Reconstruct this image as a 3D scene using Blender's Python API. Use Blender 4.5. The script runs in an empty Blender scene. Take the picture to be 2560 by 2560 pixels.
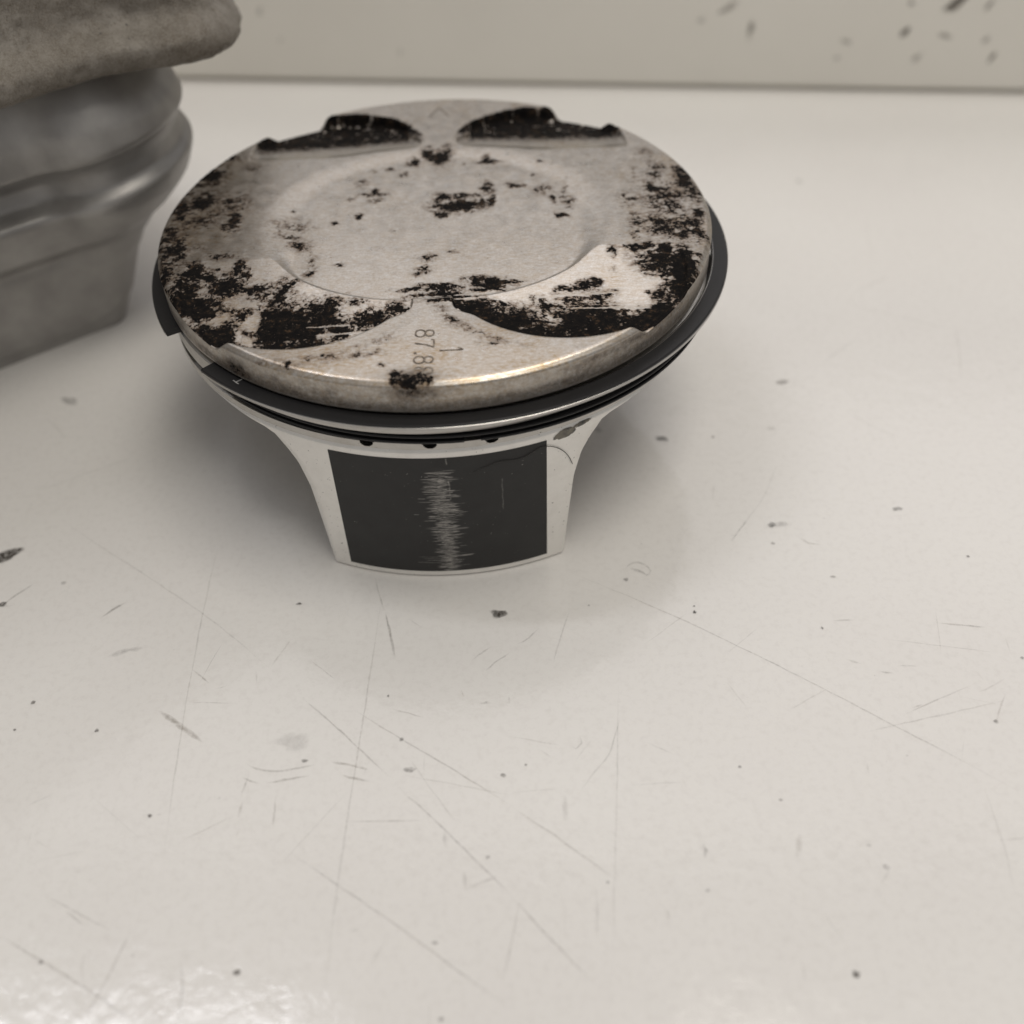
import bpy, math, random
import numpy as np
from mathutils import Matrix, Vector

S = 0.001                                   # everything below is written in millimetres
scene = bpy.context.scene
COL = scene.collection
rng = np.random.default_rng(7)
random.seed(7)

# ---------------------------------------------------------------- camera
cam_d = bpy.data.cameras.new('camera')
cam = bpy.data.objects.new('camera', cam_d)
COL.objects.link(cam)
M = ((0.999128656, 0.041567485, -0.003751271),
     (-0.032308092, 0.713393706, -0.700018290),
     (-0.026421866, 0.699529530, 0.714115061))
CP = (9.587417, -147.025443, 119.092255)
cam.matrix_world = Matrix(((M[0][0], M[0][1], M[0][2], CP[0]*S), (M[1][0], M[1][1], M[1][2], CP[1]*S),
                           (M[2][0], M[2][1], M[2][2], CP[2]*S), (0, 0, 0, 1)))
cam_d.sensor_fit = 'HORIZONTAL'
cam_d.sensor_width = 36
cam_d.lens = 2515.2492/2560*36
cam_d.clip_start = 0.005
cam_d.clip_end = 20
cam_d.dof.use_dof = True
cam_d.dof.focus_distance = 0.145
cam_d.dof.aperture_fstop = 12.0
scene.camera = cam

# ---------------------------------------------------------------- room light
w = bpy.data.worlds.new('World')
scene.world = w
w.use_nodes = True
w.node_tree.nodes['Background'].inputs[0].default_value = (0.97, 0.95, 0.94, 1)
w.node_tree.nodes['Background'].inputs[1].default_value = 0.33
def area(name, loc, target, sx, sy, power, color):
    l = bpy.data.lights.new(name, 'AREA')
    l.shape = 'RECTANGLE'; l.size = sx; l.size_y = sy; l.energy = power; l.color = color
    o = bpy.data.objects.new(name, l); COL.objects.link(o)
    o.location = loc
    o.rotation_euler = (Vector(target)-Vector(loc)).to_track_quat('-Z', 'Y').to_euler()
    return o
# large warm workshop light overhead, a little towards the camera; cooler tube behind left
area('ceiling_light', (0.30, -0.16, 1.28), (0, 0, 0), 0.8, 0.56, 7.9, (1.0, 0.95, 0.865))
area('far_ceiling_light', (0.05, 1.10, 1.45), (0, 0.05, 0), 2.4, 0.9, 8.8, (1.0, 0.955, 0.95))
area('tube_light', (-0.54, 0.25, 1.25), (-0.54, 0.2501, 0), 0.52, 0.07, 2.5, (0.95, 0.95, 1.0))
scene.view_settings.view_transform = 'Standard'
scene.view_settings.look = 'None'
scene.view_settings.exposure = 0.0
scene.view_settings.gamma = 1.0

# ---------------------------------------------------------------- helpers
def mesh_obj(name, V, F, mat, parent=None, smooth=True, attrs=None, autosharp=None):
    me = bpy.data.meshes.new(name)
    V = np.asarray(V, dtype=np.float64)*S
    if isinstance(F, np.ndarray):
        n = len(F); k = F.shape[1]
        me.vertices.add(len(V)); me.vertices.foreach_set('co', V.astype(np.float32).ravel())
        me.loops.add(n*k); me.loops.foreach_set('vertex_index', F.astype(np.int32).ravel())
        me.polygons.add(n)
        me.polygons.foreach_set('loop_start', np.arange(0, n*k, k, dtype=np.int32))
        me.polygons.foreach_set('loop_total', np.full(n, k, dtype=np.int32))
        me.update(calc_edges=True); me.validate()
    else:
        me.from_pydata([tuple(v) for v in V], [], F); me.update()
    for k, a in (attrs or {}).items():
        at = me.attributes.new(k, 'FLOAT', 'POINT'); at.data.foreach_set('value', np.asarray(a, dtype=np.float32))
    me.polygons.foreach_set('use_smooth', [smooth]*len(me.polygons))
    if autosharp: me.set_sharp_from_angle(angle=math.radians(autosharp))
    me.materials.append(mat)
    o = bpy.data.objects.new(name, me); COL.objects.link(o)
    if parent: o.parent = parent
    return o
def empty(name, loc=(0, 0, 0)):
    o = bpy.data.objects.new(name, None); COL.objects.link(o); o.location = [v*S for v in loc]
    o.empty_display_size = 0.01
    return o
def tag(o, label=None, cat=None, group=None, kind=None):
    for k, v in (('label', label), ('category', cat), ('group', group), ('kind', kind)):
        if v: o[k] = v
    return o
def grid_faces(nr, nc, wrap=False, flip=False):
    i, j = np.meshgrid(np.arange(nr-1), np.arange(nc if wrap else nc-1), indexing='ij')
    a = i*nc+j; b = i*nc+(j+1) % nc; c = (i+1)*nc+(j+1) % nc; d = (i+1)*nc+j
    F = np.stack([a, b, c, d], -1).reshape(-1, 4)
    return F[:, ::-1].copy() if flip else F
def box(cx, cy, cz, sx, sy, sz):
    V = [(cx+a*sx/2, cy+b*sy/2, cz+c*sz/2) for a in (-1, 1) for b in (-1, 1) for c in (-1, 1)]
    F = [(0, 1, 3, 2), (4, 6, 7, 5), (0, 4, 5, 1), (2, 3, 7, 6), (0, 2, 6, 4), (1, 5, 7, 3)]
    return V, F
_lat = {}
def vnoise(x, y, seed):
    if seed not in _lat: _lat[seed] = np.random.default_rng(seed).random((256, 256))
    L = _lat[seed]
    xi = np.floor(x).astype(int); yi = np.floor(y).astype(int)
    fx = x-xi; fy = y-yi
    fx = fx*fx*(3-2*fx); fy = fy*fy*(3-2*fy)
    xi &= 255; yi &= 255; x1 = (xi+1) & 255; y1 = (yi+1) & 255
    return (L[xi, yi]*(1-fx)+L[x1, yi]*fx)*(1-fy)+(L[xi, y1]*(1-fx)+L[x1, y1]*fx)*fy
def fbm(x, y, seed, octs=5, gain=.5):
    s = 0; a = 1; t = 0
    for o in range(octs):
        s = s+a*vnoise(x*2**o+17.3*o, y*2**o+9.1*o, seed+o); t += a; a *= gain
    return s/t
def smooth(a, b, x):
    t = np.clip((x-a)/(b-a), 0, 1); return t*t*(3-2*t)

# ---------------------------------------------------------------- material helpers
class N:
    def __init__(s, name):
        s.m = bpy.data.materials.new(name); s.m.use_nodes = True
        s.t = s.m.node_tree; s.t.nodes.clear()
        s.out = s.t.nodes.new('ShaderNodeOutputMaterial')
        s.tc = s.t.nodes.new('ShaderNodeTexCoord')
    def n(s, kind, **kw):
        x = s.t.nodes.new(kind)
        for k, v in kw.items(): setattr(x, k, v)
        return x
    def link(s, a, b): s.t.links.new(a, b)
    def put(s, inp, v):
        if hasattr(v, 'links') or isinstance(v, bpy.types.NodeSocket): s.link(v, inp)
        else: inp.default_value = v
    def mapping(s, scale, loc=(0, 0, 0), rot=(0, 0, 0)):      # scale in cells per millimetre
        m = s.n('ShaderNodeMapping'); s.link(s.tc.outputs['Object'], m.inputs['Vector'])
        m.inputs['Scale'].default_value = [v*1000 for v in scale]
        m.inputs['Location'].default_value = loc; m.inputs['Rotation'].default_value = rot
        return m.outputs[0]
    def noise(s, scale, detail=4, rough=.5, dist=0, rot=(0, 0, 0)):
        if not isinstance(scale, tuple): scale = (scale,)*3
        x = s.n('ShaderNodeTexNoise'); s.link(s.mapping(scale, (3.7, 1.9, 5.1), rot), x.inputs['Vector'])
        x.inputs['Scale'].default_value = 1; x.inputs['Detail'].default_value = detail
        x.inputs['Roughness'].default_value = rough; x.inputs['Distortion'].default_value = dist
        return x.outputs['Fac']
    def ramp(s, v, *stops, interp='LINEAR'):
        r = s.n('ShaderNodeValToRGB'); r.color_ramp.interpolation = interp
        e = r.color_ramp.elements
        while len(e) > 1: e.remove(e[-1])
        for i, (p, c) in enumerate(stops):
            q = e[0] if i == 0 else e.new(p)
            q.position = p; q.color = (c, c, c, 1) if not isinstance(c, tuple) else (*c, 1)
        s.put(r.inputs[0], v); return r.outputs[0]
    def attr(s, name):
        a = s.n('ShaderNodeAttribute'); a.attribute_name = name; return a.outputs['Fac']
    def math(s, op, a, b=0.0, c=0.0, clamp=False):
        m = s.n('ShaderNodeMath', operation=op, use_clamp=clamp)
        s.put(m.inputs[0], a); s.put(m.inputs[1], b)
        if len(m.inputs) > 2: s.put(m.inputs[2], c)
        return m.outputs[0]
    def mix(s, f, a, b, blend='MIX'):
        m = s.n('ShaderNodeMix', data_type='RGBA', blend_type=blend)
        s.put(m.inputs[0], f)
        for i, v in ((6, a), (7, b)):
            s.put(m.inputs[i], (*v, 1) if isinstance(v, tuple) and len(v) == 3 else v)
        return m.outputs[2]
    def bump(s, h, dist, strength=1.0, normal=None):
        b = s.n('ShaderNodeBump'); s.put(b.inputs['Height'], h)
        b.inputs['Distance'].default_value = dist*S; b.inputs['Strength'].default_value = strength
        if normal: s.link(normal, b.inputs['Normal'])
        return b.outputs[0]
    def bsdf(s, color, rough, metal=0.0, normal=None, spec=.5, **kw):
        p = s.n('ShaderNodeBsdfPrincipled')
        s.put(p.inputs['Base Color'], (*color, 1) if isinstance(color, tuple) and len(color) == 3 else color)
        s.put(p.inputs['Roughness'], rough); s.put(p.inputs['Metallic'], metal)
        s.put(p.inputs['Specular IOR Level'], spec)
        for k, v in kw.items(): s.put(p.inputs[k.replace('_', ' ')], v)
        if normal: s.link(normal, p.inputs['Normal'])
        return p.outputs[0]
    def done(s, sh): s.link(sh, s.out.inputs['Surface']); return s.m

# table laminate: off-white, faint grey mottling, fine orange peel
a = N('white_laminate')
c1 = a.ramp(a.noise(.02, 4), (.3, (.685, .662, .634)), (.7, (.715, .697, .666)))
c2 = a.mix(a.ramp(a.noise(.9, 5, .7), (.48, 0.), (.80, .30)), c1, (.50, .47, .44))
c2 = a.mix(a.ramp(a.noise(3.2, 2, .6), (.66, 0.), (.8, .3)), c2, (.42, .40, .38))
nb = a.bump(a.noise(.30, 4, .6), .085, .8)
nb = a.bump(a.noise(2.6, 2, .5), .004, .5, nb)
LAM = a.done(a.bsdf(c2, a.ramp(a.noise(.12, 4, .6), (.3, .09), (.7, .15)), 0, nb, .33))
a = N('wall_panel')
c1 = a.ramp(a.noise(.03, 4), (.3, (.86, .83, .76)), (.7, (.90, .87, .80)))
WALL = a.done(a.bsdf(c1, .5, 0, a.bump(a.noise(.8, 3), .02, .5)))

def mark_mat(name, c_dark, c_light, rough=.5):
    a = N(name)
    k = a.attr('k')
    v = a.noise((1.4, 1.4, 1.4), 4, .75)
    al = a.math('MULTIPLY', k, a.ramp(v, (.30, .15), (.62, 1.)), clamp=True)
    tr = a.n('ShaderNodeBsdfTransparent')
    col = a.mix(a.ramp(a.noise(.08, 2), (.4, 0.), (.6, 1.)), c_dark, c_light)
    mx = a.n('ShaderNodeMixShader'); a.link(al, mx.inputs[0]); a.link(tr.outputs[0], mx.inputs[1])
    a.link(a.bsdf(col, rough, 0, None, .3), mx.inputs[2])
    return a.done(mx.outputs[0])
SCRATCH = mark_mat('scratch_grime', (.13, .125, .12), (.22, .18, .13))
SMUDGE = mark_mat('dark_smudge', (.04, .038, .036), (.09, .075, .06))
WSMUDGE = mark_mat('wall_smudge', (.08, .06, .045), (.13, .11, .09))

# piston metals
def metal(name, col, rough, bscale, bdist, dirt=.25, metallic=1.0, dirtcol=(.20, .16, .12), spec=.5):
    a = N(name)
    c = a.mix(a.ramp(a.noise(.35, 6, .7), (.45, 0.), (.8, dirt)), col, dirtcol)
    c = a.mix(a.ramp(a.noise(2.2, 2, .5), (.70, 0.), (.76, .8)), c, (.06, .055, .05))
    return a.done(a.bsdf(c, rough, metallic, a.bump(a.noise(bscale, 3, .6), bdist, .6), spec))
TURNED = metal('turned_aluminium', (.50, .485, .46), .36, (.25, .25, 9.), .006)
SKIRT = metal('matt_skirt_aluminium', (.87, .85, .81), .5, (2.5, 2.5, 2.5), .010, .12, .55)
INNER = metal('inner_aluminium', (.55, .53, .50), .5, (1., 1., 1.), .02)
RING = metal('dark_ring_steel', (.020, .0195, .020), .34, (.4, .4, 6.), .003, .1, .1, (.012, .012, .012), .28)
RINGFACE = metal('ring_running_face', (.42, .41, .395), .24, (.2, .2, 8.), .003, .3)

a = N('crown_metal')
cb = a.attr('carbon'); st = a.attr('stain')
fine = a.noise(1.7, 7, .85)
cm = a.ramp(a.math('ADD', cb, a.math('MULTIPLY', a.math('SUBTRACT', fine, .5), 2.0)), (.47, 0.), (.56, 1.))
brown = a.ramp(a.math('ADD', cb, a.math('MULTIPLY', a.math('SUBTRACT', a.noise(1.1, 5, .7), .5), .6)), (.12, 0.), (.50, .8))
mcol = a.ramp(a.noise(.16, 4, .6), (.30, (.66, .645, .62)), (.70, (.72, .70, .67)))
lines = a.noise((.22, 6.5, 1.), 3, .6)
mcol = a.mix(a.ramp(lines, (.35, .0), (.75, .22)), mcol, (.42, .39, .35))
mcol = a.mix(a.ramp(a.noise(3.6, 4, .8), (.46, 0.), (.66, .55)), mcol, (.36, .33, .29))
mcol = a.mix(a.math('MULTIPLY', st, a.ramp(a.noise((1.0, 2.2, 1.5), 6, .75), (.32, .0), (.68, 1.)), clamp=True), mcol, (.40, .295, .18))
mcol = a.mix(brown, mcol, (.17, .115, .075))
so = a.math('MULTIPLY', a.attr('soot'), a.ramp(a.noise(1.3, 6, .8), (.36, .45), (.58, 1.)), clamp=True)
mcol = a.mix(so, mcol, a.ramp(a.noise(.8, 4, .7), (.42, (.016, .014, .013)), (.62, (.055, .038, .026))))
specks = a.ramp(a.noise((1.6, 3.4, 2.), 4, .7), (.665, 0.), (.69, .8))
mcol = a.mix(specks, mcol, (.10, .075, .055))
ccol = a.ramp(a.noise(.9, 5, .75), (.42, (.0055, .005, .005)), (.56, (.010, .0085, .0075)), (.69, (.065, .040, .024)))
bare_streak = a.ramp(a.noise((1.4, 5.5, 3.), 4, .7), (.665, 0.), (.70, 1.))  # pale scratches through the carbon where bare metal shows
ccol = a.mix(a.math('MULTIPLY', bare_streak, .55), ccol, (.30, .23, .16))
hb = a.bump(lines, .012, .7)
hb = a.bump(a.noise((2.6, 4.5, 2.), 5, .7), .006, .5, hb)
hc = a.bump(a.noise(2.4, 5, .7), .12, .9)
s1 = a.bsdf(mcol, a.math('ADD', a.ramp(a.noise(.5, 4), (.3, .27), (.7, .38)), a.math('MULTIPLY', so, .3)), a.math('SUBTRACT', 1., a.math('MULTIPLY', so, .7)), hb)
s2 = a.bsdf(ccol, .75, 0, hc, .05)
mx = a.n('ShaderNodeMixShader'); a.link(cm, mx.inputs[0]); a.link(s1, mx.inputs[1]); a.link(s2, mx.inputs[2])
CROWN = a.done(mx.outputs[0])

a = N('skirt_coating')
sc_ = a.attr('scuff')
f = a.math('MULTIPLY', sc_, a.ramp(a.noise((1.2, 1.2, 9.), 4, .7), (.36, .15), (.6, 1.)), clamp=True)
sp = a.ramp(a.noise(2.6, 2), (.745, 0.), (.77, .5))
base = a.ramp(a.noise(.3, 4), (.3, (.019, .0185, .018)), (.7, (.024, .0235, .023)))
col = a.mix(a.math('MAXIMUM', f, sp), base, (.48, .46, .43))
COAT = a.done(a.bsdf(col, a.ramp(f, (0., .52), (1., .36)), a.math('MULTIPLY', f, .7), a.bump(a.noise(4., 3), .006, .5), .4))
a = N('stamp_ink'); STAMP = a.done(a.bsdf(a.ramp(a.noise(1.4, 3, .7), (.38, (.30, .26, .21)), (.6, (.10, .075, .055))), .5, .5))
a = N('laser_mark'); LASER = a.done(a.bsdf((.45, .44, .42), .5, .3))
a = N('hair_fibre'); HAIR = a.done(a.bsdf((.02, .017, .014), .4))
a = N('oily_grime'); GRIME = a.m
k_ = a.attr('k')
al = a.ramp(a.math('ADD', k_, a.math('MULTIPLY', a.math('SUBTRACT', a.noise(1.1, 5, .7), .5), .9)), (.42, 0.), (.55, .85))
tr = a.n('ShaderNodeBsdfTransparent'); mx = a.n('ShaderNodeMixShader'); a.link(al, mx.inputs[0]); a.link(tr.outputs[0], mx.inputs[1])
a.link(a.bsdf(a.ramp(a.noise(.6, 3), (.45, (.07, .065, .06)), (.6, (.20, .18, .14))), .35), mx.inputs[2]); a.done(mx.outputs[0])

# castings at the left
a = N('rough_cast_aluminium')
c = a.ramp(a.noise(.10, 6, .65), (.32, (.10, .080, .058)), (.5, (.20, .178, .150)), (.68, (.33, .305, .27)))
c = a.mix(a.ramp(a.noise(1.6, 4, .7), (.48, 0.), (.66, .6)), c, (.11, .085, .055))
c = a.mix(a.ramp(a.noise(.28, 5, .7), (.62, 0.), (.72, .7)), c, (.07, .055, .042))
c = a.mix(a.ramp(a.noise(.5, 1), (.76, 0.), (.785, .95)), c, (.02, .017, .016))
c = a.mix(a.ramp(a.noise(4.5, 3, .7), (.42, 0.), (.62, .55)), c, (.30, .28, .25))
nb = a.bump(a.noise(3.2, 4, .75), .13, 1.); nb = a.bump(a.noise(.5, 3, .6), .4, .5, nb)
CAST = a.done(a.bsdf(c, .55, .35, nb))
a = N('smooth_grey_casting')
c = a.ramp(a.noise(.15, 5, .55), (.32, (.31, .298, .285)), (.68, (.40, .387, .37)))
CAST2 = a.done(a.bsdf(c, .46, .6, a.bump(a.noise(2.2, 4, .6), .03, .6)))

# table marks read off the photograph (mm): SC = scratches (width, strength, points), DT = specks
SC=[(.25,.35,[(-65.2,-27.8),(-55.3,-35.5),(-47.6,-41.3),(-37.8,-49.0),(-31.2,-54.9),(-24.9,-60.9)]),(.3,.55,[(-20.6,-65.2),(-14.5,-71.2),(-7.5,-78.4)]),(.3,.5,[(-6.4,-79.8),(-0.1,-86.2),(5.2,-92.0),(8.1,-95.1)]),(.25,.55,[(-13.1,-67.6),(-6.4,-72.6),(.5,-77.4),(8.5,-83.3)]),(.2,.4,[(-5.4,-78.3),(.5,-79.7),(8.5,-81.8)]),(.2,.35,[(-5.2,-75.3),(-2.2,-80.2),(1.6,-85.6)]),(.25,.35,[(-37.7,-33.0),(-37.6,-48.0),(-37.0,-65.8),(-35.9,-82.0),(-35.1,-89.9)]),(.3,.35,[(-10.4,-47.9),(-11.5,-67.0),(-12.5,-81.6),(-13.2,-93.6),(-13.5,-107.2)]),(.22,.35,[(-12.7,-80.1),(-17.6,-86.1),(-21.0,-90.5)]),(.3,.4,[(-19.7,-88.2),(-14.0,-92.2),(-5.6,-98.1),(.8,-102.9),(7.7,-108.1)]),(.35,.5,[(-52.9,-97.3),(-45.4,-101.3),(-41.5,-103.4),(-34.1,-107.8)]),(.35,.45,[(-37.4,-97.3),(-38.5,-101.9),(-40.4,-107.5)]),(.25,.4,[(-30.8,-100.7),(-29.7,-104.6),(-29.6,-108.0)]),(.3,.5,[(-42.3,-99.9),(-41.6,-102.9)]),(.25,.4,[(-20.2,-105.5),(-16.3,-108.6)]),(.25,.5,[(-45.7,-94.7),(-43.0,-96.5)]),(.25,.4,[(-48.9,-92.6),(-39.7,-97.2)]),(.45,.9,[(-53.1,-49.2),(-51.5,-47.5),(-49.9,-46.4)]),(.9,.55,[(-50.1,-56.6),(-47.9,-55.8),(-45.3,-55.2)]),(.8,.8,[(-40.6,-66.5),(-36.6,-69.4),(-33.4,-71.9)]),(.3,.6,[(-37.2,-59.6),(-34.3,-62.1)]),(.2,.4,[(-36.3,-65.3),(-30.3,-65.7)]),(.45,.8,[(-9.6,-50.5),(-8.6,-55.1),(-7.8,-58.8)]),(.3,.5,[(-11.7,-43.5),(-9.9,-50.0)]),(.3,.5,[(6.3,-57.6),(3.4,-60.1)]),(.3,.5,[(9.0,-58.9),(5.3,-62.0)]),(.4,.6,[(-26.9,-75.5),(-25.0,-76.6),(-22.1,-76.8),(-17.6,-76.1)]),(.4,.7,[(-27.3,-77.4),(-26.2,-78.1),(-24.7,-78.5)]),(.4,.6,[(-23.7,-78.5),(-21.2,-78.1),(-18.3,-77.7)]),(.4,.6,[(-15.5,-75.8),(-13.0,-76.3),(-10.4,-77.1)]),(.4,.6,[(-13.9,-77.9),(-10.0,-79.0)]),(.5,.5,[(-26.3,-77.1),(-26.9,-80.2)]),(.5,.5,[(-26.6,-80.9),(-26.8,-83.2)]),(.4,.5,[(-22.3,-80.4),(-22.1,-84.8)]),(.6,.4,[(-0.2,-86.2),(-0.0,-88.7)]),(.6,.4,[(2.3,-91.6),(2.5,-94.2)]),(.4,.3,[(2.6,-94.1),(6.5,-92.4)]),(.4,.4,[(-26.5,-85.0),(-26.5,-86.1)]),(.4,.7,[(-69.4,-46.3),(-68.0,-44.3),(-65.5,-41.7)]),(.3,.4,[(-7.7,-67.9),(-3.2,-69.4)]),(.3,.5,[(1.9,-65.0),(2.3,-66.2)]),(.5,.8,[(4.5,-67.6),(5.4,-67.3),(6.2,-67.6)]),(.3,.4,[(-13.0,-84.5),(-2.8,-84.8)]),(.5,.4,[(-7.3,-100.2),(-8.4,-102.5)]),(.3,.3,[(-25.8,-59.7),(-23.4,-54.8)]),(.3,.3,[(-54.9,-80.4),(-51.9,-78.8)]),(.2,.3,[(-50.3,-87.8),(-45.2,-87.0)]),(.3,.4,[(-27.9,-59.9),(-27.3,-62.7)]),(.4,.6,[(-37.5,-82.5),(-36.8,-82.3)]),(.25,.55,[(18.5,-43.8),(27.0,-49.1),(35.5,-54.7),(43.8,-60.7),(52.2,-67.1),(60.9,-74.0),(68.0,-79.6),(74.1,-84.7)]),(.25,.4,[(56.4,-74.7),(68.7,-72.3),(77.0,-70.6)]),(.25,.5,[(62.6,-72.2),(67.6,-70.1),(73.1,-68.0)]),(.4,.5,[(64.0,-71.2),(65.6,-70.7)]),(.25,.5,[(8.5,-83.5),(13.7,-87.6),(21.1,-93.8)]),(.35,.4,[(8.1,-95.3),(12.9,-101.0),(17.4,-105.9)]),(.2,.35,[(69.5,-83.2),(68.9,-92.2),(68.0,-98.1)]),(.2,.35,[(63.4,-59.4),(78.9,-62.6)]),(.35,.7,[(72.3,-56.9),(75.3,-57.4),(78.8,-58.0)]),(.35,.5,[(57.0,-55.6),(60.5,-55.7)]),(.4,.5,[(57.1,-62.6),(59.1,-63.6)]),(.3,.6,[(61.2,-64.9),(63.1,-65.4)]),(.25,.4,[(63.9,-64.1),(67.2,-64.4)]),(.2,.4,[(72.7,-54.4),(71.0,-62.1)]),(.35,.5,[(48.6,-34.3),(44.9,-38.9)]),(.4,.5,[(55.8,-38.6),(57.2,-40.0),(59.2,-40.5)]),(.4,.6,[(27.6,-43.8),(28.2,-42.7),(29.9,-42.4),(31.4,-43.7),(31.6,-45.1),(30.3,-45.4)]),(.6,.8,[(28.1,-43.6),(29.6,-44.2),(30.9,-45.4)]),(.2,.35,[(28.7,-58.5),(35.8,-53.0)]),(.3,.4,[(15.1,-61.1),(16.4,-56.9),(18.1,-52.0)]),(.25,.3,[(24.1,-65.3),(22.3,-80.9),(19.3,-104.3)]),(.25,.3,[(40.3,-60.8),(45.8,-56.3)]),(.3,.3,[(39.4,-65.8),(41.5,-70.1)]),(.25,.4,[(17.2,-81.9),(21.9,-76.2),(23.9,-70.5)]),(.35,.4,[(27.0,-74.8),(30.3,-76.8)]),(.25,.35,[(8.8,-73.1),(15.2,-74.7)]),(.25,.3,[(46.9,-70.8),(53.7,-67.2)]),(.6,.65,[(32.1,-89.6),(32.3,-90.5),(31.9,-91.4)]),(.8,.35,[(44.4,-88.6),(43.3,-92.0)]),(.8,.3,[(15.4,-82.1),(15.2,-85.8)]),(.4,.4,[(55.4,-79.4),(55.3,-81.0)]),(.35,.4,[(77.3,-69.7),(74.4,-74.1)]),(.5,.4,[(41.0,-104.0),(40.9,-106.9)]),(.4,.4,[(25.8,-96.9),(26.6,-97.1),(26.4,-99.4)]),(.4,.3,[(52.5,-95.8),(54.4,-93.5)]),(.3,.3,[(44.8,-98.4),(46.5,-102.5)]),(.2,.3,[(8.6,-81.4),(14.8,-81.1)]),(.3,.3,[(18.4,-94.9),(17.9,-100.6)]),(.3,.5,[(16.5,-74.7),(17.3,-75.4),(18.2,-74.6),(18.0,-73.4)]),(.2,.3,[(24.1,-81.0),(31.4,-81.0)]),(.2,.35,[(68.1,-79.2),(69.2,-76.5)]),(.4,.3,[(74.7,-65.6),(75.2,-67.0)]),(.3,.3,[(73.8,-69.1),(75.1,-68.7),(78.3,-67.1)]),(.3,.5,[(10.1,-57.6),(11.7,-56.7),(13.4,-54.8)]),(.25,.35,[(56.7,-20.4),(52.1,-29.5),(45.1,-38.7)])]
DT=[(-71.6,-35.4,2.18,1.1,35.0,1.2),(-69.2,-45.7,.63,.45,30.0,1.0),(-23.0,-48.1,.45,.26,10.0,.9),(7.6,-51.7,1.12,.71,-10.0,1.0),(-48.6,-69.3,.3,.31,.0,.9),(-58.9,-64.2,.34,.28,.0,.7),(-60.1,-68.6,.22,.18,.0,.8),(-38.3,-82.5,.28,.27,.0,1.1),(-47.0,-100.6,.28,.22,.0,.8),(-23.8,-102.7,.4,.33,.0,.9),(-4.8,-77.5,.78,.39,.0,.5),(7.5,-78.9,.42,.27,.0,.6),(-60.8,-41.9,.38,.35,.0,.3),(-0.2,-108.7,.35,.22,.0,.6),(-8.4,-65.6,.15,.18,.0,.8),(-19.1,-75.5,.43,.28,.0,.5),(-6.2,-72.8,.29,.33,.0,.6),(-20.9,-72.5,2.18,1.45,.0,.14),(5.3,-90.1,.26,.24,.0,.4),(-1.1,-100.3,.37,.18,.0,.5),(46.8,-105.9,.45,.41,.0,1.0),(52.2,-35.8,.77,.54,.0,.55),(81.1,-44.2,.24,.23,.0,.8),(36.9,-53.0,.28,.25,.0,.8),(37.0,-51.8,.2,.15,.0,.8),(21.2,-50.8,.16,.15,.0,.8),(74.5,-73.9,.32,.31,.0,.5),(38.7,-79.1,.24,.2,.0,.6),(55.1,-56.9,.19,.25,.0,.7),(43.0,-84.1,.27,.19,.0,.5),(82.0,-63.7,.26,.24,.0,.7),(59.2,-47.2,.49,.22,.0,.4),(27.4,-46.0,.41,.38,.0,.5),(31.7,-95.5,.29,.23,.0,.4),(53.8,-93.5,.38,.31,.0,.35),(19.8,-93.9,.26,.2,.0,.5),(10.5,-77.5,.18,.2,.0,.6),(51.5,-39.7,.33,.29,.0,.5),(52.5,-90.7,.29,.21,.0,.4),(37.5,-13.7,1.12,.71,-20.0,.7),(61.8,.7,1.38,.64,10.0,.5),(73.3,-33.3,.86,.38,.0,.6),(26.3,-10.7,.76,.86,.0,.25),(82.9,77.1,.63,.8,.0,.4),(46.4,-13.8,.28,.29,.0,.6),(-72.6,3.9,1.64,1.0,-15.0,.35),(57.1,-12.3,.75,.44,.0,.2),(53.8,-35.7,1.19,.72,.0,.25)]

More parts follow.
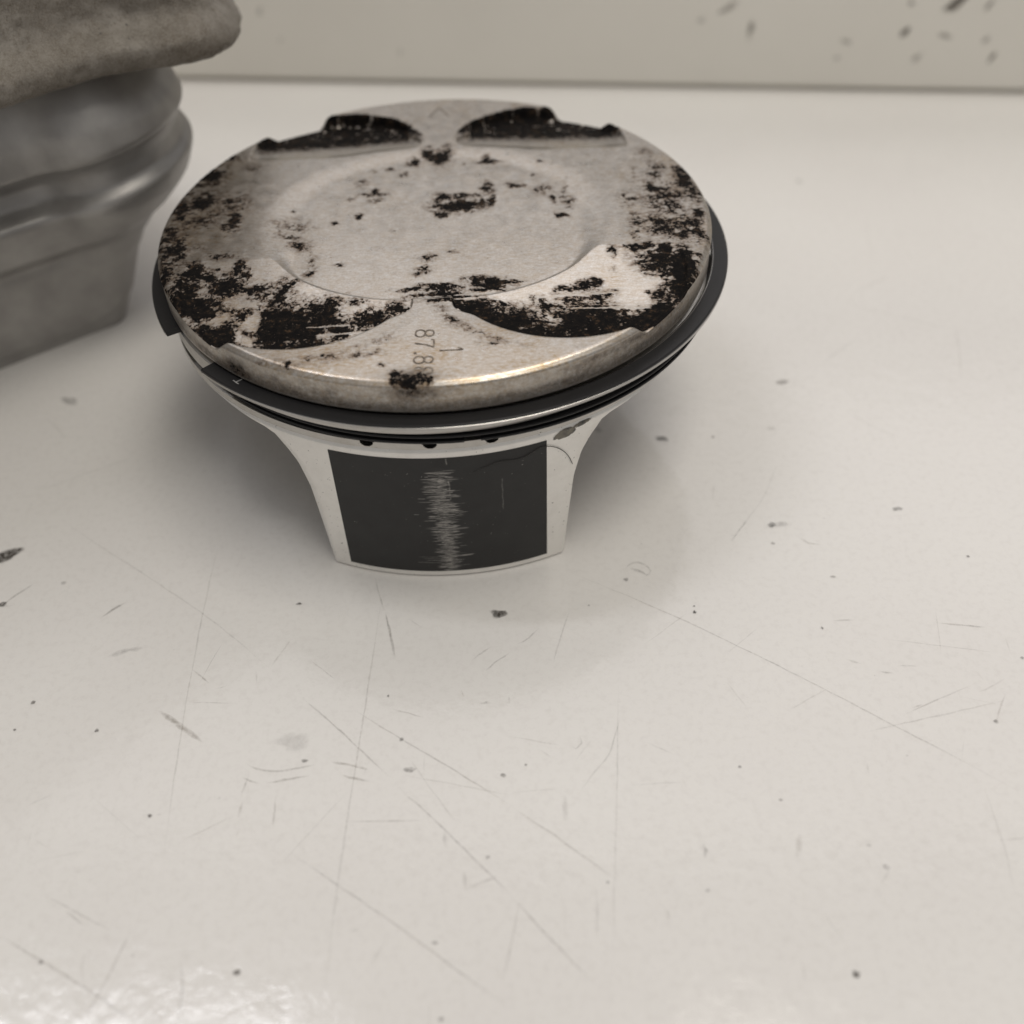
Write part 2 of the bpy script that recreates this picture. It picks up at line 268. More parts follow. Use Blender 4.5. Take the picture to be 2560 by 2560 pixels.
# crown deposits (x, y, rx, ry, strength; negative = bare spots)
BL=[(-38.5,15.3,1.9,2.8,0.95),(-36.2,22.6,2.2,1.5,0.7),(-39.1,6.7,1.8,3.2,0.9),(-41.2,4.3,1.6,3.1,0.9),(-34.5,5.3,2.9,3.6,0.5),(-32.6,0.1,0.9,2.7,0.9),(-42.3,-3.9,1.3,3.4,0.75),(-40.1,-8.7,1.5,3.7,0.8),(-40.1,-15.8,0.8,3.9,0.8),(-37.6,-8.0,2.0,1.9,0.35),(-32.9,-10.0,1.5,0.9,0.65),(-32.9,8.3,1.9,1.9,0.42),(-31.7,18.1,1.7,1.7,0.36),(-31.5,6.1,1.0,1.6,0.6),(-38.5,0.6,3.1,2.5,0.5),(-42.3,11.2,1.6,3.3,0.8),(-36.2,-15.2,1.3,2.2,1.1),(-36.5,-19.8,1.6,3.3,1.25),(-33.3,-15.4,1.2,1.3,0.95),(-30.9,-18.5,2.6,2.5,1),(-29.4,-13.5,0.7,1.8,0.95),(-28.0,-15.2,0.6,1.1,0.7),(-25.7,-19.3,1.6,1.7,0.9),(-22.1,-20.4,1.2,2.5,0.9),(-21.1,-17.6,0.7,0.6,0.8),(-33.8,-22.8,2.8,2.4,1.15),(-29.6,-29.3,2.4,3.4,1.3),(-27.2,-24.4,1.0,1.6,0.95),(-26.1,-28.8,1.3,2.3,1.0),(-22.4,-26.7,2.5,3.8,1.35),(-18.2,-29.3,5.8,4.5,1.3),(-15.3,-25.3,2.9,2.7,1.1),(-11.6,-22.8,1.4,1.0,0.95),(-14.8,-23.0,1.1,1.0,0.9),(-9.1,-26.9,3.4,2.3,0.85),(-5.2,-24.4,1.6,1.2,0.9),(-19.9,-32.9,7.2,1.5,1.1),(-9.3,-29.9,2.6,1.9,0.8),(-27.3,-32.4,2.6,1.1,0.8),(-33.3,-27.1,1.8,1.6,0.8),(-27.2,-29.1,0.6,1.0,-1.0),(-26.0,-29.9,0.6,1.3,-1.0),(-30.7,-25.4,0.9,0.8,-0.8),(-25.4,-26.5,0.9,1.6,-0.9),(-12.8,-24.7,1.4,1.4,-0.5),(-15.4,-30.6,1.3,1.3,-0.7),(-20.2,-30.7,1.3,0.8,-0.5),(-11.6,-31.3,1.3,1.1,-0.5),(-29.2,-20.7,1.4,0.8,-0.3),(-33.7,-18.7,0.9,0.6,-0.5),(-1.7,21.4,0.8,1.3,0.95),(0.6,19.4,1.4,2.0,1.0),(1.4,21.7,0.6,1.2,0.9),(-4.3,18.1,0.8,1.2,0.9),(-5.8,14.1,0.6,0.6,0.8),(-7.9,16.0,0.3,0.5,0.6),(-10.2,9.1,0.6,0.6,0.85),(-10.7,7.7,1.6,0.5,0.8),(-9.8,5.9,0.8,0.6,0.6),(-12.8,11.5,0.8,1.1,0.5),(-11.0,16.0,0.5,0.5,0.6),(-12.3,0.9,0.5,0.5,0.7),(-16.2,-1.1,0.3,0.4,0.7),(-6.7,-3.7,0.4,0.4,0.7),(-14.2,6.8,0.3,0.4,0.6),(-22.9,3.5,0.4,0.4,0.6),(-23.1,-1.6,2.5,2.0,0.5),(-21.2,-7.0,1.5,1.4,0.52),(-23.2,-4.5,1.5,0.7,0.6),(-18.9,-12.6,1.0,3.5,0.4),(-14.3,-12.7,0.7,0.4,0.6),(-0.8,-11.7,1.0,0.7,0.75),(-1.4,-14.8,0.9,0.7,0.75),(-2.3,-16.0,0.6,0.4,0.6),(0.5,-19.8,2.1,0.7,1.05),(-0.8,-21.6,2.3,0.3,0.95),(1.5,-23.3,2.5,1.0,1.1),(-1.2,-23.5,1.8,0.6,0.8),(-18.7,-35.5,1.7,0.4,0.55),(-16.5,-36.2,0.6,0.4,0.7),(-13.5,-36.4,0.6,0.4,0.7),(-9.9,-36.8,1.3,0.4,0.5),(-25.8,-35.0,0.5,0.5,0.6),(-19.0,-38.1,0.4,0.3,0.7),(-6.0,-39.1,0.4,0.3,0.6),(-7.2,-36.3,1.1,0.5,0.45),(0.0,19.4,1.1,2.0,1.0),(1.5,21.1,0.7,1.8,0.95),(8.7,17.4,1.4,0.5,0.85),(8.3,18.1,0.3,1.0,0.8),(4.4,17.2,0.2,0.3,0.7),(17.1,16.5,0.2,0.3,0.7),(0.8,6.1,1.0,1.1,0.95),(4.5,6.2,1.2,0.7,0.95),(3.4,3.0,2.8,1.4,1.15),(0.9,0.9,0.9,0.8,1.0),(8.2,8.8,0.8,1.3,1.0),(7.0,6.3,0.6,0.3,0.8),(7.4,4.5,0.4,0.9,0.85),(9.0,4.6,0.4,1.3,0.9),(13.2,9.2,1.0,0.6,0.9),(17.9,7.3,1.6,1.3,0.5),(21.2,6.0,0.6,2.6,0.55),(21.5,3.3,0.8,1.3,0.62),(20.0,-1.0,0.7,0.7,0.85),(19.3,3.8,0.4,1.0,0.6),(16.0,12.4,0.3,0.3,0.6),(0.3,-20.0,3.5,0.5,1.05),(7.2,-18.3,2.1,0.8,1.0),(8.6,-19.3,2.8,0.6,1.1),(8.4,-20.6,2.8,0.3,1.0),(1.3,-21.7,3.2,0.7,1.1),(0.8,-23.5,2.3,0.6,1.0),(3.0,-10.4,0.7,0.2,0.6),(37.6,3.1,3.8,6.0,0.52),(40.9,7.6,1.3,4.2,0.85),(41.7,3.2,1.0,2.6,0.85),(37.1,12.5,1.3,1.4,0.8),(36.2,10.0,1.0,1.0,0.75),(35.6,5.3,1.0,1.6,0.8),(37.4,-0.5,1.5,2.5,0.8),(35.8,-6.2,2.2,2.4,0.85),(38.9,-5.5,1.7,4.7,0.5),(40.6,-8.5,0.8,2.8,0.85),(41.4,-3.3,0.9,1.7,0.8),(31.8,-5.0,1.1,2.8,0.55),(31.1,-8.9,0.7,1.4,0.7),(32.9,10.4,0.8,2.2,0.4),(40.5,12.0,1.1,1.1,0.5),(30.9,2.1,1.0,2.0,0.55),(35.2,0.2,1.0,1.5,0.7),(39.7,-15.2,0.6,0.7,0.7),(35.6,17.5,1.6,1.7,0.35),(37.2,-10.1,2.9,2.7,0.4),(31.4,-12.0,2.1,0.6,1.0),(30.4,-12.8,0.9,0.9,0.9),(34.8,-13.3,1.2,1.6,1.1),(33.3,-16.1,2.6,3.0,1.0),(36.7,-18.1,1.4,4.6,1.3),(36.0,-22.6,1.4,2.4,1.3),(33.3,-24.0,1.3,2.0,1.05),(31.4,-28.6,3.3,2.7,1.2),(24.9,-29.3,3.9,3.4,1.3),(19.9,-28.6,2.0,3.4,1.2),(19.6,-32.3,5.4,2.2,1.3),(14.2,-31.6,4.3,2.2,1.4),(10.0,-28.6,4.0,2.3,1.35),(5.6,-25.6,2.7,1.6,1.3),(15.7,-25.6,1.1,1.4,0.9),(14.4,-23.9,0.3,0.7,0.9),(10.0,-24.6,0.3,0.5,0.9),(12.7,-26.5,0.3,1.2,0.9),(19.1,-21.4,0.9,0.6,0.9),(21.6,-21.1,1.4,0.8,0.9),(23.7,-20.4,0.8,0.9,0.95),(26.1,-22.3,1.1,0.8,0.75),(23.9,-23.4,2.7,1.6,0.75),(26.9,-12.9,0.5,1.0,1.05),(26.8,-17.9,0.5,0.8,0.6),(31.0,-19.3,2.8,2.9,0.35),(31.2,-23.1,0.6,0.6,0.8),(27.7,-29.9,0.8,0.9,-0.9),(23.9,-33.0,1.1,0.6,-0.7),(18.9,-33.6,1.9,0.6,-0.6),(17.5,-31.8,1.3,0.6,-0.5),(29.0,-24.5,2.0,2.4,-0.6),(27.4,-20.3,2.1,2.5,-0.4),(30.6,-21.0,1.8,2.1,-0.5),(20.0,-35.8,0.7,0.3,0.6),(8.7,-35.2,1.7,0.5,0.35),(13.4,-35.9,1.3,0.5,0.3),(2.8,-36.4,1.7,0.2,0.65),(0.6,-35.4,0.9,0.5,0.5),(0.4,-32.1,0.4,0.7,0.5),(-4.5,-41.4,0.5,0.5,1.0),(-2.5,-42.3,1.5,0.9,1.1),(-1.4,-41.7,0.8,0.7,1.05),(-0.6,-42.8,1.0,0.5,1.0),(-5.0,-42.6,0.4,0.4,0.9)]

# ================================================================ setting
V, F = box(60, -130, -15, 1500, 620, 30)
V = np.array(V)
# the far edge of the table meets the wall panel (which runs slightly askew)
WE = np.array([0.99105853, -0.13342786]); WN = np.array([0.13342786, 0.99105853]); W0 = np.array([-82.4, 151.7])
def wpt(s, out, z): p = W0+WE*s+WN*out; return (p[0], p[1], z)
def quad_box(P, z0, z1):
    V = [(p[0], p[1], z0) for p in P]+[(p[0], p[1], z1) for p in P]
    return V, [(3, 2, 1, 0), (4, 5, 6, 7)]+[(i, (i+1) % 4, (i+1) % 4+4, i+4) for i in range(4)]
A = wpt(-700, 14, 0); B = wpt(900, 14, 0)
V, F = quad_box([(A[0]-90, -620), (B[0]-90, -620), B[:2], A[:2]], -30, 0)
table = mesh_obj('table_top', V, F, LAM, smooth=False); tag(table, kind='structure')
V, F = quad_box([wpt(-700, 0, 0)[:2], wpt(900, 0, 0)[:2], wpt(900, 14, 0)[:2], wpt(-700, 14, 0)[:2]], 1.6, 62)
wall = mesh_obj('back_wall', V, F, WALL, smooth=False); tag(wall, kind='structure')
V, F = quad_box([wpt(-700, 1.6, 0)[:2], wpt(900, 1.6, 0)[:2], wpt(900, 13, 0)[:2], wpt(-700, 13, 0)[:2]], 0, 1.6)
mesh_obj('wall_foot', V, F, WALL, wall, smooth=False)

def ribbon(pts, width, z, k, jag=0.0, seed=0, taper=True, step=.8):
    """strip lying in a plane; returns V, F, k"""
    P = np.array(pts, float)
    d = np.r_[0, np.cumsum(np.hypot(*np.diff(P[:, :2], axis=0).T))]
    n = max(3, int(d[-1]/step))
    t = np.linspace(0, d[-1], n)
    x = np.interp(t, d, P[:, 0]); y = np.interp(t, d, P[:, 1])
    r = np.random.default_rng(seed)
    if jag: x = x+r.normal(0, jag, n); y = y+r.normal(0, jag, n)
    if n > 6:
        kk = np.array([.25, .5, .25]); x[1:-1] = np.convolve(x, kk, 'valid'); y[1:-1] = np.convolve(y, kk, 'valid')
    tx = np.gradient(x); ty = np.gradient(y); L = np.hypot(tx, ty)+1e-9; nx, ny = -ty/L, tx/L
    u = t/d[-1]
    e = np.clip(np.minimum(u, 1-u)*5, 0, 1) if taper else np.ones(n)
    hw = width*.5*(.45+.55*e)*(0.75+.5*r.random(n))
    V = np.concatenate([np.c_[x+nx*hw*s, y+ny*hw*s, np.full(n, z)] for s in (1, 0, -1)])
    kk = k*(.15+.85*e)*(.55+.45*fbm(t*.35, np.zeros(n)+seed*.37, 31, 3))
    K = np.concatenate([kk*0.25, kk, kk*0.25])
    F = []
    for i in range(n-1):
        F += [(i, n+i, n+i+1, i+1), (n+i, 2*n+i, 2*n+i+1, n+i+1)]
    return V, F, K
def merge(parts):
    V, F, K, o = [], [], [], 0
    for v, f, k in parts:
        V.append(v); F += [tuple(q+o for q in t) for t in f]; K.append(k); o += len(v)
    return np.concatenate(V), F, np.concatenate(K)
def splat(cx, cy, rx, ry, ang, k, z, seed):
    r = np.random.default_rng(seed); n = 22; ca, sa = math.cos(ang), math.sin(ang)
    V = [(cx, cy, z)]; K = [k]
    rad = 1+.28*np.convolve(np.r_[r.normal(0, 1, n)], [.3, .4, .3], 'same')
    for ring, kk in ((.45, k), (.8, k*.8), (1.15, 0)):
        for i in range(n):
            a_ = 2*math.pi*i/n; q = ring*rad[i]; X = rx*q*math.cos(a_); Y = ry*q*math.sin(a_)
            V.append((cx+X*ca-Y*sa, cy+X*sa+Y*ca, z)); K.append(kk)
    F = [(0, 1+i, 1+(i+1) % n) for i in range(n)]
    for g in range(2):
        F += [(1+g*n+i, 1+(g+1)*n+i, 1+(g+1)*n+(i+1) % n, 1+g*n+(i+1) % n) for i in range(n)]
    return np.array(V, float), F, np.array(K, float)
parts = [ribbon(p, wd*.95, .020+.0004*i, k*.64, .05, i) for i, (wd, k, p) in enumerate(SC)]
# faint hairline scratches and short nicks scattered between the ones one can follow
for i in range(160):
    x = random.uniform(-150, 170); y = random.uniform(-115, 120)
    if math.hypot(x, y) < 40: continue
    L = random.choice([1.2, 2, 3, 5, 9, 16])*random.uniform(.6, 1.4); t = random.choice([-.65, -.7, 1.4, .5, .1, random.uniform(0, 3.14)])+random.gauss(0, .15)
    parts.append(ribbon([(x, y), (x+L*math.cos(t)*.5+random.gauss(0, .1*L*.2), y+L*math.sin(t)*.5), (x+L*math.cos(t), y+L*math.sin(t))],
                        random.uniform(.10, .28), .062+.00008*i, random.uniform(.10, .34), .03, 500+i))
V, F, K = merge(parts)
o = mesh_obj('scratches', V, F, SCRATCH, table, smooth=False, attrs={'k': K}); o['kind'] = 'stuff'
parts = [splat(x, y, rx, ry, math.radians(an), min(k*.9, 1), .086+.0004*i, 90+i) for i, (x, y, rx, ry, an, k) in enumerate(DT)]
for i in range(60):
    x = random.uniform(-150, 170); y = random.uniform(-115, 120)
    if math.hypot(x, y) < 40: continue
    q = random.uniform(.10, .24); parts.append(splat(x, y, q, q*random.uniform(.5, 1), random.uniform(0, 3), random.uniform(.1, .32), .11+.0001*i, 900+i))
V, F, K = merge(parts)
o = mesh_obj('specks', V, F, SMUDGE, table, smooth=False, attrs={'k': K}); o['kind'] = 'stuff'
# smudges on the wall panel
WS = [(214.3, 23.4, 3.4, 1.4, .9, 35, 1), (203.3, 15.9, 1.5, .9, 1, 60, 1), (203, 23, .8, .6, .7, 0, 1), (227.1, 9.6, 1.5, .6, .85, 65, 1), (224.2, 14.1, 1.2, .7, .4, 40, 0),
      (222.5, 22.9, 1.4, .6, .5, 60, 0), (207.7, 9.3, 1.5, .7, .4, 50, 0), (213.6, 15, 1.9, .7, .4, -15, 0), (188.7, 13.4, 1.6, .6, .4, -10, 0), (187, 9, .9, .6, .4, 0, 0),
      (163.2, 16, 2.7, .8, .6, 88, 0), (156.5, 21.4, 3.2, .8, .45, 30, 0), (150.1, 18.4, 1.2, .7, .3, 20, 0), (29.6, 19.3, 1.4, .7, .3, 80, 0), (67.7, 9, 1.2, .4, .25, 80, 0), (33.8, 11.9, 1, .5, .2, 60, 0),
      (210, 30, 1.5, 1, .7, 20, 1), (120, 33, 2, 1, .3, 20, 0)]
for i, (s_, z_, rx, ry, k, an, _) in enumerate(WS):
    v, f, K = splat(0, 0, rx, ry, math.radians(an), k, 0, 400+i)
    V = np.array([wpt(s_+p[0], -.06, z_+p[1]) for p in v])
    mesh_obj('smudge', V, f, WSMUDGE, wall, smooth=False, attrs={'k': K})

# ================================================================ the piston
H = 37.88
piston = empty('piston')
tag(piston, 'used piston with soot stained crown and black coated skirt on the white table', 'piston')
RC = 43.65

def carbon_field(x, y):
    """soot deposits on the crown, 1 = covered"""
    wx = x+1.3*(fbm(x*.45, y*.45, 11, 4)-.5)+.9*(fbm(x*1.7, y*1.7, 15, 3)-.5)
    wy = y+1.3*(fbm(x*.45, y*.45, 21, 4)-.5)+.9*(fbm(x*1.7, y*1.7, 25, 3)-.5)
    pos = np.zeros_like(x); neg = np.zeros_like(x)
    for bx, by, rx, ry, k in BL:
        if -38 < by < -29 and -1.5 < bx < 5: continue
        rx = max(rx, .45)*1.18; ry = max(ry, .45)*1.18
        m = (np.abs(wx-bx) < rx*2.3) & (np.abs(wy-by) < ry*2.3)
        d2 = ((wx[m]-bx)/rx)**2+((wy[m]-by)/ry)**2
        q = np.exp(-.69*d2**.85)*smooth(5.2, 2.5, d2)*abs(k)
        if k > 0: pos[m] = np.maximum(pos[m], q)
        else: neg[m] = np.maximum(neg[m], q)
    # wall and outer floor of the two rear valve pockets
    for sx in (-1, 1):
        dd = np.hypot(wx-sx*17.6, wy-22.1)
        ins = smooth(16.3, 15.4, dd)
        pos = np.maximum(pos, ins*1.25*smooth(25.6 if sx < 0 else 25.9, 31.5, y+.02*np.abs(x)*0+ (.09*(-x-10) if sx < 0 else .05*(x-10))))
    n1 = .5*fbm(x*.8, y*.8, 41, 6, .65)+.5*fbm(x*2.6, y*3.0, 44, 4, .75); n2 = fbm(x*.35, y*1.3, 51, 4, .55)
    base = np.clip(pos-neg*1.0, 0, 1.4)*np.where(np.hypot(x+2, y+42) < 4.5, .92, 1.)
    # inside the front pockets the soot stops dead at the machined edge; just outside it there is none
    for sx in (-1, 1):
        sd = 18.0-np.hypot(x-sx*19.6, y+16.7)
        near = (y < np.where(np.abs(x) < 7, -25.0, -20)) & (np.abs(x) > 1.6) & (np.abs(x) < 31)
        out = smooth(.25, -.05, sd)*near*smooth(-3, -1.2, sd)*(x*sx > 0)
        base = base*(1-out*.97)
        if sx > 0: base = np.maximum(base, 1.15*smooth(0, .3, sd)*smooth(4.2, 2.6, sd)*smooth(-24, -27, y)*(x > 0))
        else: base = np.maximum(base, 1.0*smooth(0, .3, sd)*smooth(2.6, 1.4, sd)*smooth(-27, -29, y)*(x < 0))
    soot = .42*np.clip(base, 0, 1)+.25*np.clip(pos, 0, 1)
    rear = 0*x
    for sx in (-1, 1): rear = np.maximum(rear, smooth(16.2, 15.3, np.hypot(x-sx*17.6, y-22.1))*smooth(22.6, 28.0, y+1.2*(fbm(x*.4, y*.4, 141, 3)-.5)-.0*x+.05*(np.abs(x)-10)))
    soot = np.maximum(soot, rear*.97)
    soot = np.maximum(soot, .9*np.exp(-((x+2.4)/3.8)**2-((y+42.2)/2.0)**2))
    soot = np.maximum(soot, .30*smooth(36, 43, np.hypot(x, y))*smooth(30, 60, np.degrees(np.abs(np.arctan2(np.abs(x), -y))))*fbm(x*.25, y*.25, 151, 4)*1.8)
    carbon_field.soot = np.clip(soot, 0, 1)
    c = base+np.where(base > .02, (n1-.5)*2.9+(n2-.5)*.6, 0)*np.clip(base*2, 0, 1)*np.where(base > 1.1, .75, 1)
    for yy, x0, x1, sl in ((-22.3, -3, 9, .05), (-23.3, -2, 6, .06), (-24.1, -4, 3, .04), (-27.9, -18, -12, .03), (-29.6, -16, -7, .03), (-23.2, 15, 30, .03), (-26.0, 20, 31, -.05)):
        c = c-1.2*np.exp(-((y-yy-sl*(x-x0)-.15*fbm(x*.7, y*0, 171, 2))/.16)**2)*smooth(x0-.5, x0+.5, x)*smooth(x1+.5, x1-.5, x)
    c = c-1.6*smooth(.70, .80, .6*vnoise(x*1.1, y*2.2, 161)+.4*vnoise(x*3.1, y*5.2, 163))*(y > 30.5)*rear  # flecks cut from the rear soot, standing in for glints on the pocket wall
    carbon_field.soot = carbon_field.soot*(1-.9*smooth(.70, .80, .6*vnoise(x*1.1, y*2.2, 161)+.4*vnoise(x*3.1, y*5.2, 163))*(y > 30.5))  # same imitated glints taken out of the soft soot mask
    return np.clip(c, 0, 1.2)

def crown_height(x, y):
    f = ((np.abs(x)/28.0)**2.15+(np.abs(y+.2)/23.6)**2.15)**(1/2.15)
    fr = smooth(-5, -17, y)                                       # steeper, deeper edge towards the front
    z = -(.22+.84*np.clip((23-y)/47, 0, 1)**1.6)*smooth(0, 5.6-4.5*fr, (1-f)*26)
    rad = np.hypot(x, y); an = np.degrees(np.arctan2(y, x)) % 360
    z += -.12*np.clip(1-np.hypot(x, y)/24, 0, 1)
    for sx in (-1, 1):
        for cx, cy, r, yc, sl in ((19.6, -16.7, 18.0, -11.4, .09), (17.6, 22.1, 15.6, 20.6, .14)):
            sd = r-np.hypot(x-sx*cx, y-cy)
            tx, ty, tr = (5.2, -25.2, 2.3) if cy < 0 else (5.6, 25.7, 2.6)
            st_ = tr-np.hypot(x-sx*tx, y-ty)                        # rounded nose of the pocket beside the bridge
            q = np.clip(.5+.5*(st_-sd)/1.6, 0, 1); sd = np.where(np.abs(y) > 22, sd*(1-q)+st_*q+1.6*q*(1-q), sd)
            if cy > 0: sd = np.where(np.abs(x) < 5.6, np.minimum(sd, np.maximum(st_, 0*sd-9)), sd)
            lo, hi = {(1, -1): (310.6, 328.9), (-1, -1): (210.9, 228.9), (1, 1): (44.8, 61.6), (-1, 1): (118.9, 135.6)}[(sx, 1 if cy > 0 else -1)]
            br = np.minimum(np.minimum(an-lo, hi-an)*rad*math.pi/180*.32, rad-37)          # the cutter ran out through the rim here
            sd = np.maximum(sd, br)
            yc_ = yc if cy < 0 else 20.5+2.3*smooth(20, 5, np.abs(x))
            dep = (yc-y)*sl if cy < 0 else (y-yc_)*sl+.3*smooth(0, 2.6, y-yc_)
            wl = smooth(0, .45, sd) if cy < 0 else .75*smooth(0, .4, sd)+.25*smooth(.2, 1.6, sd)
            wr_ = smooth(41.6, 43.1, rad); brm = np.minimum(an-lo, hi-an)*rad*math.pi/180
            wl = wl*(1-wr_)+smooth(-.9, 2.3, brm)*wr_
            zp = -np.clip(dep, 0, 9)*wl
            zp = zp-.05*smooth(0, .4, dep)*wl*0
            z = np.minimum(z, zp)
    return z

nth = 1700
th = np.linspace(0, 2*np.pi, nth, endpoint=False)
rr = np.r_[np.linspace(.05, 10, 50), np.linspace(10.18, 42.7, 186), 42.8, 42.9, 43.0, 43.1, 43.2, 43.3, 43.42, 43.52, 43.6, 43.64, RC]
chz = np.interp(rr, [42.75, 43.0, 43.52, 43.65], [0, -.09, -.50, -.72])
X = rr[:, None]*np.cos(th); Y = rr[:, None]*np.sin(th)
Z = crown_height(X, Y)
Z = np.minimum(Z, Z*0+chz[:, None]) 
CB = carbon_field(X, Y); SOOT = carbon_field.soot
Z = Z+.07*smooth(.4, .8, CB)*(rr[:, None] < 43.1)+.02*(fbm(X*.8, Y*.8, 61, 3)-.5)*smooth(.4, .8, CB)
STN = .46+.9*smooth(33, 43, -Y)*fbm(X*.12, Y*.3, 71, 3)+.3*fbm(X*.1, Y*.1, 75, 3)
STN = STN+.5*smooth(.1, .5, fbm(X*.2, Y*.2, 78, 3)-.35)*smooth(28, 34, np.hypot(X, Y))
# flat side of the top land
side_u = np.linspace(0, 1, 26)[1:]
ztop = Z[-1]
Zs = ztop[None]+(-4.66-ztop)[None]*side_u[:, None]
Xs = np.repeat(RC*np.cos(th)[None], 25, 0); Ys = np.repeat(RC*np.sin(th)[None], 25, 0)
a_ = np.repeat(th[None], 25, 0)*RC
ph = (np.degrees(np.repeat(th[None], 25, 0))+90+180) % 360-180          # 0 at the front, positive to the right
low = smooth(-2.2, -3.6, Zs)
cs = .52*low*(fbm(a_*.12, Zs*.4, 81, 4)+.30)+.45*(fbm(a_*.35, Zs*1.2, 86, 5, .6)-.25)
cs += .75*np.exp(-((ph+2.6)/4.5)**2)*np.exp(-((Zs+1.4)/1.2)**2)*(.5+fbm(a_*.8, Zs*.9, 92, 4))
cs += .9*np.exp(-((ph+38.5)/2.6)**2)*np.exp(-((Zs+3.2)/1.6)**2)*(.5+fbm(a_*.8, Zs*.9, 95, 4))
cs += .55*smooth(20, 30, ph)*smooth(62, 50, ph)*np.exp(-((Zs+1.6)/1.0)**2)*(.35+fbm(a_*.3, Zs*.9, 97, 4))
cs += .3*smooth(-8, -18, ph)*smooth(-45, -30, ph)*np.exp(-((Zs+2.2)/1.1)**2)*(.2+fbm(a_*.5, Zs*.9, 99, 4))
cs *= (smooth(-4.66, -4.2, Zs)*.8+.2)*.72
SS = np.clip(cs*1.25+.14, 0, .95); cs = cs*.6
Xa = np.r_[X, Xs]; Ya = np.r_[Y, Ys]; Za = np.r_[Z, Zs]+H
CBa = np.r_[CB, np.clip(cs, 0, 1.1)]; STa = np.r_[STN, .35+.6*fbm(a_*.1, Zs*.8, 105, 3)]
V = np.c_[Xa.ravel(), Ya.ravel(), Za.ravel()]
F = grid_faces(len(Za), nth, wrap=True)
crown = mesh_obj('crown', V, F, CROWN, piston, attrs={'carbon': CBa.ravel(), 'stain': np.clip(STa, 0, 1.2).ravel(), 'soot': np.r_[SOOT, SS].ravel()})

# ring belt: both ring grooves, second land, oil drain notches, third land, underside of the crown
ZB = 26.3
prof = [(RC, H-4.66), (RC-.05, H-4.72), (39.5, H-4.75), (39.5, 31.85), (43.45, 31.85), (43.6, 31.75), (43.6, 29.35), (43.45, 29.2),
        (39.8, 29.2), (39.8, 27.55)]
prof += [(43.42, 27.55)]+[(43.5, z) for z in np.linspace(27.5, 26.5, 11)]+[(43.5, ZB-.08), (40.5, ZB-.1), (40.2, 29.5), (39, 31), (20, 31.2), (.3, 31.2)]
nb_ = 1600; tb = np.linspace(0, 2*np.pi, nb_, endpoint=False)
pr_ = np.array(prof); Rb = np.repeat(pr_[:, 0][:, None], nb_, 1); Zb = np.repeat(pr_[:, 1][:, None], nb_, 1)
for xd in (-9.6, -.8, 7.8):
    for sy in (-1, 1):
        a0 = math.atan2(sy*math.sqrt(RC**2-xd**2), xd)
        dx = ((tb[None]-a0+np.pi) % (2*np.pi)-np.pi)*43.5
        m = (dx**2+(Zb-27.6)**2 < .95**2) & (Rb > 43.4) & (Zb < 27.56)
        Rb = np.where(m, 40.6, Rb)
V = np.c_[(Rb*np.cos(tb)).ravel(), (Rb*np.sin(tb)).ravel(), Zb.ravel()]
mesh_obj('ring_belt', V, grid_faces(len(prof), nb_, wrap=True), TURNED, piston, autosharp=35)

def ring(name, prof, a0, a1, cx, cy, mat, n=700, parent=piston, tilt=(0, 0)):
    """open ring with the (r, z) profile swept from angle a0 to a1 (degrees) and closed ends"""
    t = np.radians(np.linspace(a0, a1, n)); p = np.array(prof); m = len(p)
    V = np.zeros((n, m, 3))
    V[..., 0] = cx+np.cos(t)[:, None]*p[None, :, 0]; V[..., 1] = cy+np.sin(t)[:, None]*p[None, :, 0]
    V[..., 2] = p[None, :, 1]+tilt[0]*V[..., 0]+tilt[1]*V[..., 1]
    F = [(i*m+j, i*m+(j+1) % m, (i+1)*m+(j+1) % m, (i+1)*m+j) for i in range(n-1) for j in range(m)]
    F += [tuple(range(m))[::-1], tuple((n-1)*m+j for j in range(m))]
    return mesh_obj(name, V.reshape(-1, 3), F, mat, parent, autosharp=30)
# top ring: sprung open and standing proud of the crown, gap at the left
rt, rb_ = 32.74, 31.86
cr = ring('compression_ring', [(43.72, rt-.16), (43.90, rt), (46.1, rt), (46.28, rt-.14), (46.30, rt-.28), (46.22, rb_+.05), (46.1, rb_), (43.72, rb_)], 223.6-360, 209.0, .45, .35, RING)
ring('ring_running_face', [(46.26, rt-.30), (46.36, rt-.36), (46.36, rb_+.10), (46.2, rb_+.04)], 224.0-360, 208.6, .45, .35, RINGFACE, parent=cr)
ring('ring_inner_edge', [(43.66, rt-.20), (43.90, rt+.012), (44.02, rt+.012), (43.74, rt-.2)], 224.0-360, 208.6, .45, .35, RINGFACE, parent=cr)
ring('oil_rail', [(41.0, 29.12), (43.85, 29.12), (43.95, 28.95), (43.85, 28.72), (41.0, 28.72)], 160-360, 158, .95, -.05, RING)
ring('oil_rail', [(41.0, 28.08), (43.75, 28.08), (43.85, 27.9), (43.75, 27.66), (41.0, 27.66)], 277, 274+360, .95, -.05, RING)
ring('oil_ring_expander', [(40.6, 28.68), (42.6, 28.68), (42.6, 28.12), (40.6, 28.12)], 120-360, 119.5, .3, 0, RING)

